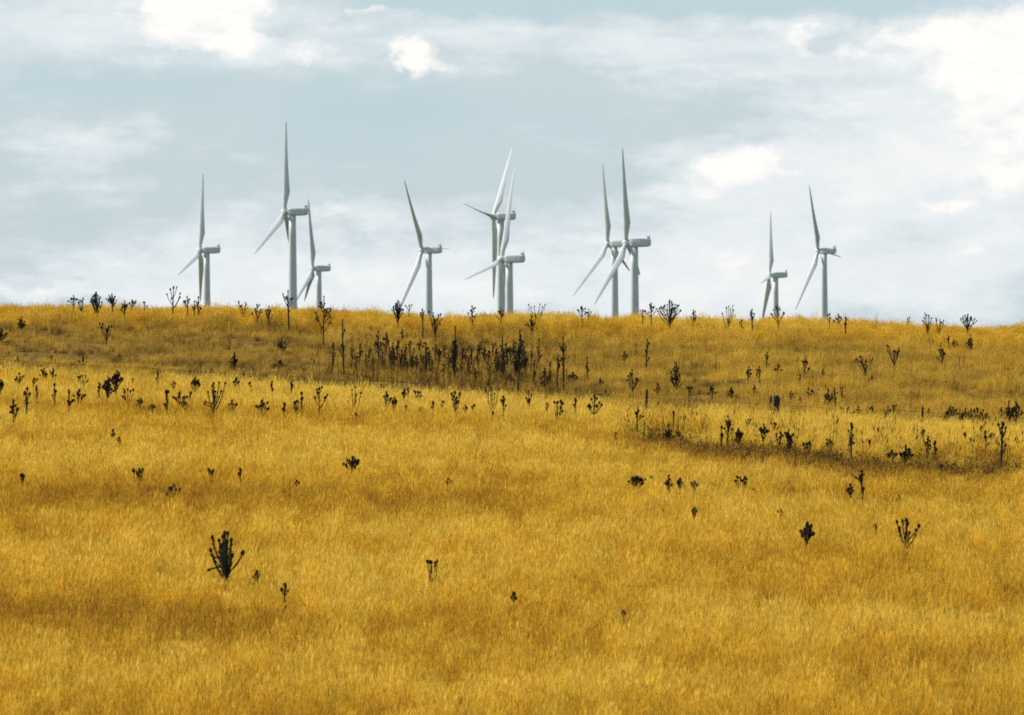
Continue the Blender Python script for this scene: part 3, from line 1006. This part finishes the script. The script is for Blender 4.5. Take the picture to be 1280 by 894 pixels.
BANK = [(1, 410, 430, 14, 'd'), (27, 395, 417, 8, 'd'), (132, 402, 434, 14, 'v'), (22, 445, 457, 7, 'D'), (64, 444, 455, 9, 'b'), (103, 443, 463, 10, 'b'),
        (293, 441, 463, 6, 'd'), (352, 424, 443, 10, 'd'), (350, 450, 461, 14, 'D'), (417, 428, 468, 6, 'S'), (428, 399, 472, 7, 's'),
        (889, 406, 420, 8, 'v'), (927, 400, 424, 7, 's'), (1213, 418, 443, 11, 'd'), (450, 430, 464, 8, 's'), (457, 443, 464, 5, 'S'), (473, 414, 463, 10, 'b'), (483, 417, 450, 9, 'B'),
        (491, 428, 466, 6, 'd'), (502, 438, 465, 13, 'd'), (503, 411, 429, 6, 'S'), (516, 440, 465, 12, 'd'), (525, 424, 444, 9, 'B'),
        (532, 428, 466, 11, 'd'), (540, 450, 472, 6, 's'), (549, 436, 462, 6, 's'), (466, 448, 465, 5, 'B'), (569, 407, 479, 9, 'd'),
        (561, 444, 465, 14, 'D'), (555, 432, 450, 8, 'B'), (582, 440, 462, 8, 'B'), (589, 436, 466, 5, 's'), (594, 460, 481, 5, 's'),
        (600, 427, 452, 7, 'b'), (606, 434, 458, 8, 'B'), (613, 458, 470, 10, 'D'), (616, 428, 452, 11, 'b'), (628, 421, 475, 14, 'd'),
        (638, 432, 458, 12, 'b'), (645, 445, 471, 8, 'd'), (650, 412, 472, 17, 'd'), (658, 445, 472, 7, 'B'), (674, 424, 460, 10, 's'),
        (681, 460, 489, 11, 'd'), (637, 468, 479, 8, 'd'), (704, 421, 491, 9, 's'), (698, 443, 492, 5, 's'), (716, 465, 481, 9, 'd'),
        (734, 446, 478, 5, 's'), (750, 474, 487, 9, 'D'), (757, 487, 501, 12, 'b'), (781, 439, 459, 5, 'B'), (809, 423, 464, 7, 's'),
        (790, 461, 499, 15, 'b'), (822, 478, 498, 8, 'B'), (845, 453, 492, 13, 'd'), (862, 481, 500, 7, 'v'), (890, 481, 499, 8, 'b'),
        (914, 484, 502, 6, 'B'), (936, 458, 482, 6, 'b'), (949, 458, 480, 6, 'B'), (959, 440, 466, 5, 's'), (973, 455, 473, 9, 'b'),
        (943, 481, 501, 9, 'b'), (1007, 445, 478, 8, 'B'), (1029, 462, 477, 6, 'b'), (1000, 468, 482, 3, 'S'), (1083, 418, 429, 6, 'D'),
        (1081, 441, 478, 20, 'v'), (1118, 430, 467, 17, 'v'), (989, 488, 505, 8, 'b'), (1001, 496, 510, 6, 'd'), (1014, 485, 507, 10, 'v'),
        (1035, 486, 514, 5, 'd'), (1043, 484, 516, 9, 's'), (1053, 484, 506, 5, 'S'), (1176, 428, 464, 11, 'b'), (1186, 420, 441, 5, 'S'),
        (1193, 424, 441, 7, 'B'), (476, 479, 487, 10, 'D'), (808, 440, 452, 4, 'S'), (732, 429, 438, 5, 'D'), (1090, 470, 480, 7, 'D'), (575, 455, 470, 7, 'D'), (622, 446, 470, 8, 'D'), (510, 452, 467, 8, 'd'), (556, 455, 467, 8, 'd')]
FENCE = [(1057, 508, 520, 12, 'v'), (1067, 513, 521, 5, 't'), (1073, 508, 521, 6, 'b'), (1090, 508, 520, 9, 'b'), (1110, 507, 522, 9, 'd'),
         (1117, 506, 521, 4, 't'), (1161, 511, 521, 5, 't'), (1166, 519, 525, 4, 't'), (1181, 516, 527, 6, 'd'),
         (1188, 507, 525, 10, 'd'), (1200, 511, 526, 9, 'd'), (1207, 510, 527, 10, 'd'), (1214, 510, 526, 10, 'd'), (1221, 509, 523, 8, 'b'),
         (1229, 512, 528, 9, 'd'), (1236, 519, 526, 4, 't'), (1252, 509, 522, 7, 'b'), (1261, 501, 524, 8, 'd'), (1270, 502, 527, 13, 'd')]
BELT = [(1064, 529, 574, 8, 's'), (1037, 548, 562, 9, 'b'), (1009, 552, 566, 9, 'v'), (955, 530, 557, 10, 'b'), (973, 539, 561, 8, 'v'),
        (986, 536, 561, 8, 'd'), (968, 528, 539, 8, 't'), (935, 523, 533, 10, 'T'), (902, 533, 556, 4, 's'), (910, 519, 556, 10, 'b'),
        (923, 536, 556, 7, 'd'), (1132, 556, 577, 12, 'd'), (1160, 545, 571, 8, 'b'), (1169, 551, 571, 4, 's'), (1154, 537, 549, 5, 'T'),
        (1206, 541, 553, 4, 'T'), (1232, 539, 553, 3, 't'), (1240, 541, 551, 7, 'T'), (1253, 527, 583, 11, 's'), (1272, 547, 554, 6, 'T'),
        (1087, 550, 560, 3, 't'), (1115, 563, 574, 12, 'D'), (1175, 580, 590, 6, 'T'), (797, 509, 538, 7, 'b'), (836, 530, 553, 9, 'D'),
        (842, 514, 527, 3, 't'), (850, 540, 552, 7, 'B'), (770, 540, 551, 5, 'S')]
for (x_, yt_, yb_, w_, f_) in [(440, 436, 462, 4, 'S'), (445, 446, 466, 4, 's'), (462, 432, 460, 5, 'S'), (478, 440, 466, 5, 's'), (487, 436, 464, 5, 'S'), (497, 424, 452, 5, 's'),
                               (507, 430, 462, 4, 's'), (512, 425, 450, 5, 'S'), (521, 444, 468, 5, 's'), (537, 438, 468, 4, 'S'), (545, 430, 458, 5, 's'), (565, 434, 462, 5, 'S'),
                               (578, 434, 466, 4, 's'), (586, 450, 476, 5, 'S'), (597, 440, 466, 4, 's'), (611, 438, 466, 4, 'S'), (620, 440, 474, 5, 's'), (633, 428, 464, 5, 's'),
                               (642, 424, 452, 5, 'S'), (655, 432, 464, 5, 's'), (664, 438, 470, 4, 'S'), (668, 450, 482, 4, 's'), (688, 452, 484, 4, 'S')]:
    BANK.append((x_, yt_, yb_, w_, f_))
ROW = [(743, 494, 520, 16, 'b'), (719, 497, 516, 4, 's'), (697, 499, 521, 14, 'v'), (684, 504, 516, 4, 's'), (661, 488, 511, 10, 's'),
       (629, 495, 515, 6, 'b'), (615, 483, 511, 16, 'v'), (616, 514, 521, 3, 't'), (592, 505, 515, 6, 't'), (582, 506, 515, 8, 't'),
       (570, 489, 513, 13, 'v'), (553, 501, 511, 6, 't'), (541, 502, 513, 4, 's'), (522, 486, 501, 8, 'v'), (510, 485, 496, 4, 't'),
       (505, 485, 501, 6, 'b'), (493, 497, 511, 5, 'd'), (483, 489, 511, 8, 'b'), (507, 506, 514, 5, 't'), (526, 508, 515, 10, 't'),
       (442, 482, 509, 14, 'v'), (445, 515, 522, 3, 't'), (399, 484, 518, 16, 'b'), (370, 497, 519, 7, 'v'), (377, 491, 514, 4, 'S'),
       (365, 475, 492, 5, 's'), (355, 503, 526, 5, 's'), (340, 476, 494, 6, 's'), (328, 499, 521, 10, 'b'), (313, 477, 493, 8, 'T'),
       (290, 500, 517, 9, 'b'), (295, 471, 489, 8, 'b'), (267, 478, 517, 26, 'f'), (244, 471, 491, 10, 'f'), (238, 490, 501, 3, 't'),
       (225, 489, 508, 11, 'b'), (232, 503, 514, 8, 'B'), (208, 487, 517, 6, 's'), (217, 477, 487, 7, 't'), (197, 462, 483, 5, 's'),
       (190, 505, 517, 9, 'B'), (176, 499, 514, 8, 'b'), (160, 485, 506, 13, 'v'), (166, 472, 482, 3, 'T'), (146, 463, 491, 11, 'f'),
       (135, 470, 502, 8, 'f'), (124, 478, 496, 3, 'S'), (86, 486, 516, 5, 's'), (99, 487, 513, 11, 'b'), (68, 480, 504, 7, 's'),
       (66, 460, 479, 7, 'b'), (55, 460, 477, 6, 'd'), (34, 485, 519, 8, 's'), (17, 500, 531, 11, 'b'), (1, 474, 496, 8, 'b'),
       (24, 466, 482, 8, 'b'), (46, 481, 501, 3, 'S'), (42, 472, 484, 4, 'T'), (102, 466, 482, 10, 'v')]
FRONT = [(141, 537, 551, 5, 's'), (149, 547, 556, 5, 't'), (28, 592, 605, 5, 's'), (35, 603, 609, 4, 't'), (173, 585, 600, 14, 'v'), (217, 605, 624, 15, 'b'),
         (264, 585, 598, 9, 'v'), (300, 585, 601, 5, 's'), (371, 600, 607, 7, 't'), (281, 664, 728, 42, 'f'), (321, 712, 729, 9, 'b'),
         (356, 730, 747, 9, 'b'), (441, 571, 591, 16, 'f'), (560, 597, 605, 8, 'T'), (541, 698, 723, 14, 'V'), (642, 741, 753, 9, 't'),
         (779, 763, 773, 4, 'T'), (795, 595, 611, 16, 'f'), (815, 595, 605, 4, 't'), (836, 593, 613, 5, 'd'), (850, 598, 611, 5, 'b'),
         (868, 601, 613, 8, 'b'), (928, 592, 613, 16, 'v'), (943, 610, 617, 5, 't'), (868, 634, 649, 5, 's'), (976, 637, 646, 9, 'T'),
         (1009, 654, 681, 8, 'd'), (1063, 605, 621, 7, 'b'), (1077, 588, 627, 8, 's'), (1123, 619, 629, 5, 'B'), (1133, 649, 686, 30, 'f'), (1094, 655, 663, 3, 'T')]


# branch tips of the ones that show best
TIPS = {(281, 664): [(265, 671), (274, 674), (279, 669), (284, 665), (288, 674), (289, 678), (302, 690), (290, 693), (264, 686), (266, 692), (263, 708), (287, 703), (277, 680), (283, 676)],
        (1133, 649): [(1122, 651), (1129, 650), (1134, 653), (1148, 656), (1125, 658), (1145, 661), (1136, 664)],
        (217, 358): [(209, 367), (213, 361), (217, 359), (221, 358), (225, 366), (224, 371), (214, 372)],
        (670, 378): [(661, 380), (664, 383), (668, 382), (675, 379), (678, 383), (681, 380)],
        (911, 381): [(903, 391), (908, 384), (911, 382), (916, 381), (917, 387), (913, 385)],
        (267, 478): [(258, 500), (260, 489), (265, 481), (269, 488), (274, 477), (281, 478), (276, 488), (257, 503), (268, 495)],
        (399, 484): [(396, 486), (399, 485), (402, 483), (397, 490), (409, 492), (406, 496), (394, 496)],
        (615, 483): [(607, 486), (613, 483), (615, 486), (623, 485), (618, 491), (610, 491)],
        (442, 482): [(440, 486), (444, 483), (451, 490), (445, 493), (435, 501), (443, 504)]}


def zone_of(band, x, cuts):
    return band + str(sum(x >= c for c in cuts))


CUTS = {'A': (205, 300, 450, 700, 880, 1100), 'B': (200, 436, 475, 508, 547, 584, 618, 646, 690, 850, 1020), 'C': (1130,),
        'D': (890, 1000, 1140), 'E': (110, 200, 310, 450, 560, 640), 'F': (450, 700, 960)}
for band, lst in (('A', RIDGE), ('B', BANK), ('C', FENCE), ('D', BELT), ('E', ROW), ('F', FRONT)):
    for t in lst:
        thistle(*t, zone_of(band, t[0], CUTS[band]), TIPS.get(t[:2]))

PLACE = {'A0': 'on the skyline left of every turbine', 'A1': 'on the skyline below the leftmost turbine', 'A2': 'on the skyline below the second and third turbines',
         'A3': 'on the skyline below the middle turbines', 'A4': 'on the skyline below the right overlapping turbines',
         'A5': 'on the skyline below the two rightmost turbines', 'A6': 'on the skyline right of every turbine',
         'B0': 'on the far left of the bank', 'B1': 'on the bank between left edge and thicket', 'B2': 'at the left end of the bank thicket',
         'B3': 'in the left part of the bank thicket', 'B4': 'in the thicket left of the lone turbine tower', 'B5': 'in the thicket right of the lone turbine tower',
         'B6': 'in the centre of the bank thicket', 'B7': 'in the thicket below the middle turbine pair', 'B8': 'at the right end of the bank thicket',
         'B9': 'on the bank just right of the thicket', 'B10': 'on the bank above the fence posts', 'B11': 'on the far right of the bank',
         'C0': 'along the fence right of the posts', 'C1': 'in the dark fence clump at far right',
         'D0': 'in tall grass left of the posts', 'D1': 'in tall grass below the fence posts', 'D2': 'in the dark hollow right of centre',
         'D3': 'in the dark hollow at far right',
         'E0': 'at the foot of the bank, far left', 'E1': 'at the bank foot under the leftmost skyline thistles', 'E2': 'at the bank foot below the leftmost turbine',
         'E3': 'at the bank foot left of the thicket', 'E4': 'at the bank foot below the thicket', 'E5': 'at the bank foot below thicket centre', 'E6': 'at the bank foot below thicket end',
         'F0': 'in the open golden field, left side', 'F1': 'in the open golden field, centre', 'F2': 'in the open golden field right of centre', 'F3': 'in the open golden field, far right'}
ORD = ['first', 'second', 'third', 'fourth', 'fifth', 'sixth', 'seventh', 'eighth', 'ninth', 'tenth', 'eleventh', 'twelfth', 'thirteenth', 'fourteenth', 'fifteenth', 'sixteenth']
GN = {'A': 'thistles on the skyline', 'B': 'thistles on the bank', 'C': 'thistles along the fence', 'D': 'thistles in the tall grass below the fence',
      'E': 'thistles at the foot of the bank', 'F': 'thistles in the open field'}
for z, lst in GROUPS.items():
    lst.sort(key=lambda q: q[0])
    for i, (x, root, f, brown, pxh, wpx) in enumerate(lst):
        look = {'s': 'tall slim' if pxh > 24 else 'slim', 'b': 'branched', 'd': 'bushy', 't': 'tiny', 'v': 'forked', 'f': 'fan shaped'}[f]
        col_ = 'brown' if brown else 'black'
        which = 'only one' if len(lst) == 1 else ORD[i] + ' from left'
        lab = f'{look} {col_} thistle, {which} {PLACE[z]}'
        if pxh > 60 and wpx > 30:
            lab = 'largest bushy black thistle, standing alone in the near golden field'
        assert len(lab.split()) <= 16, lab
        tag(root, lab, 'thistle', GN[z[0]])
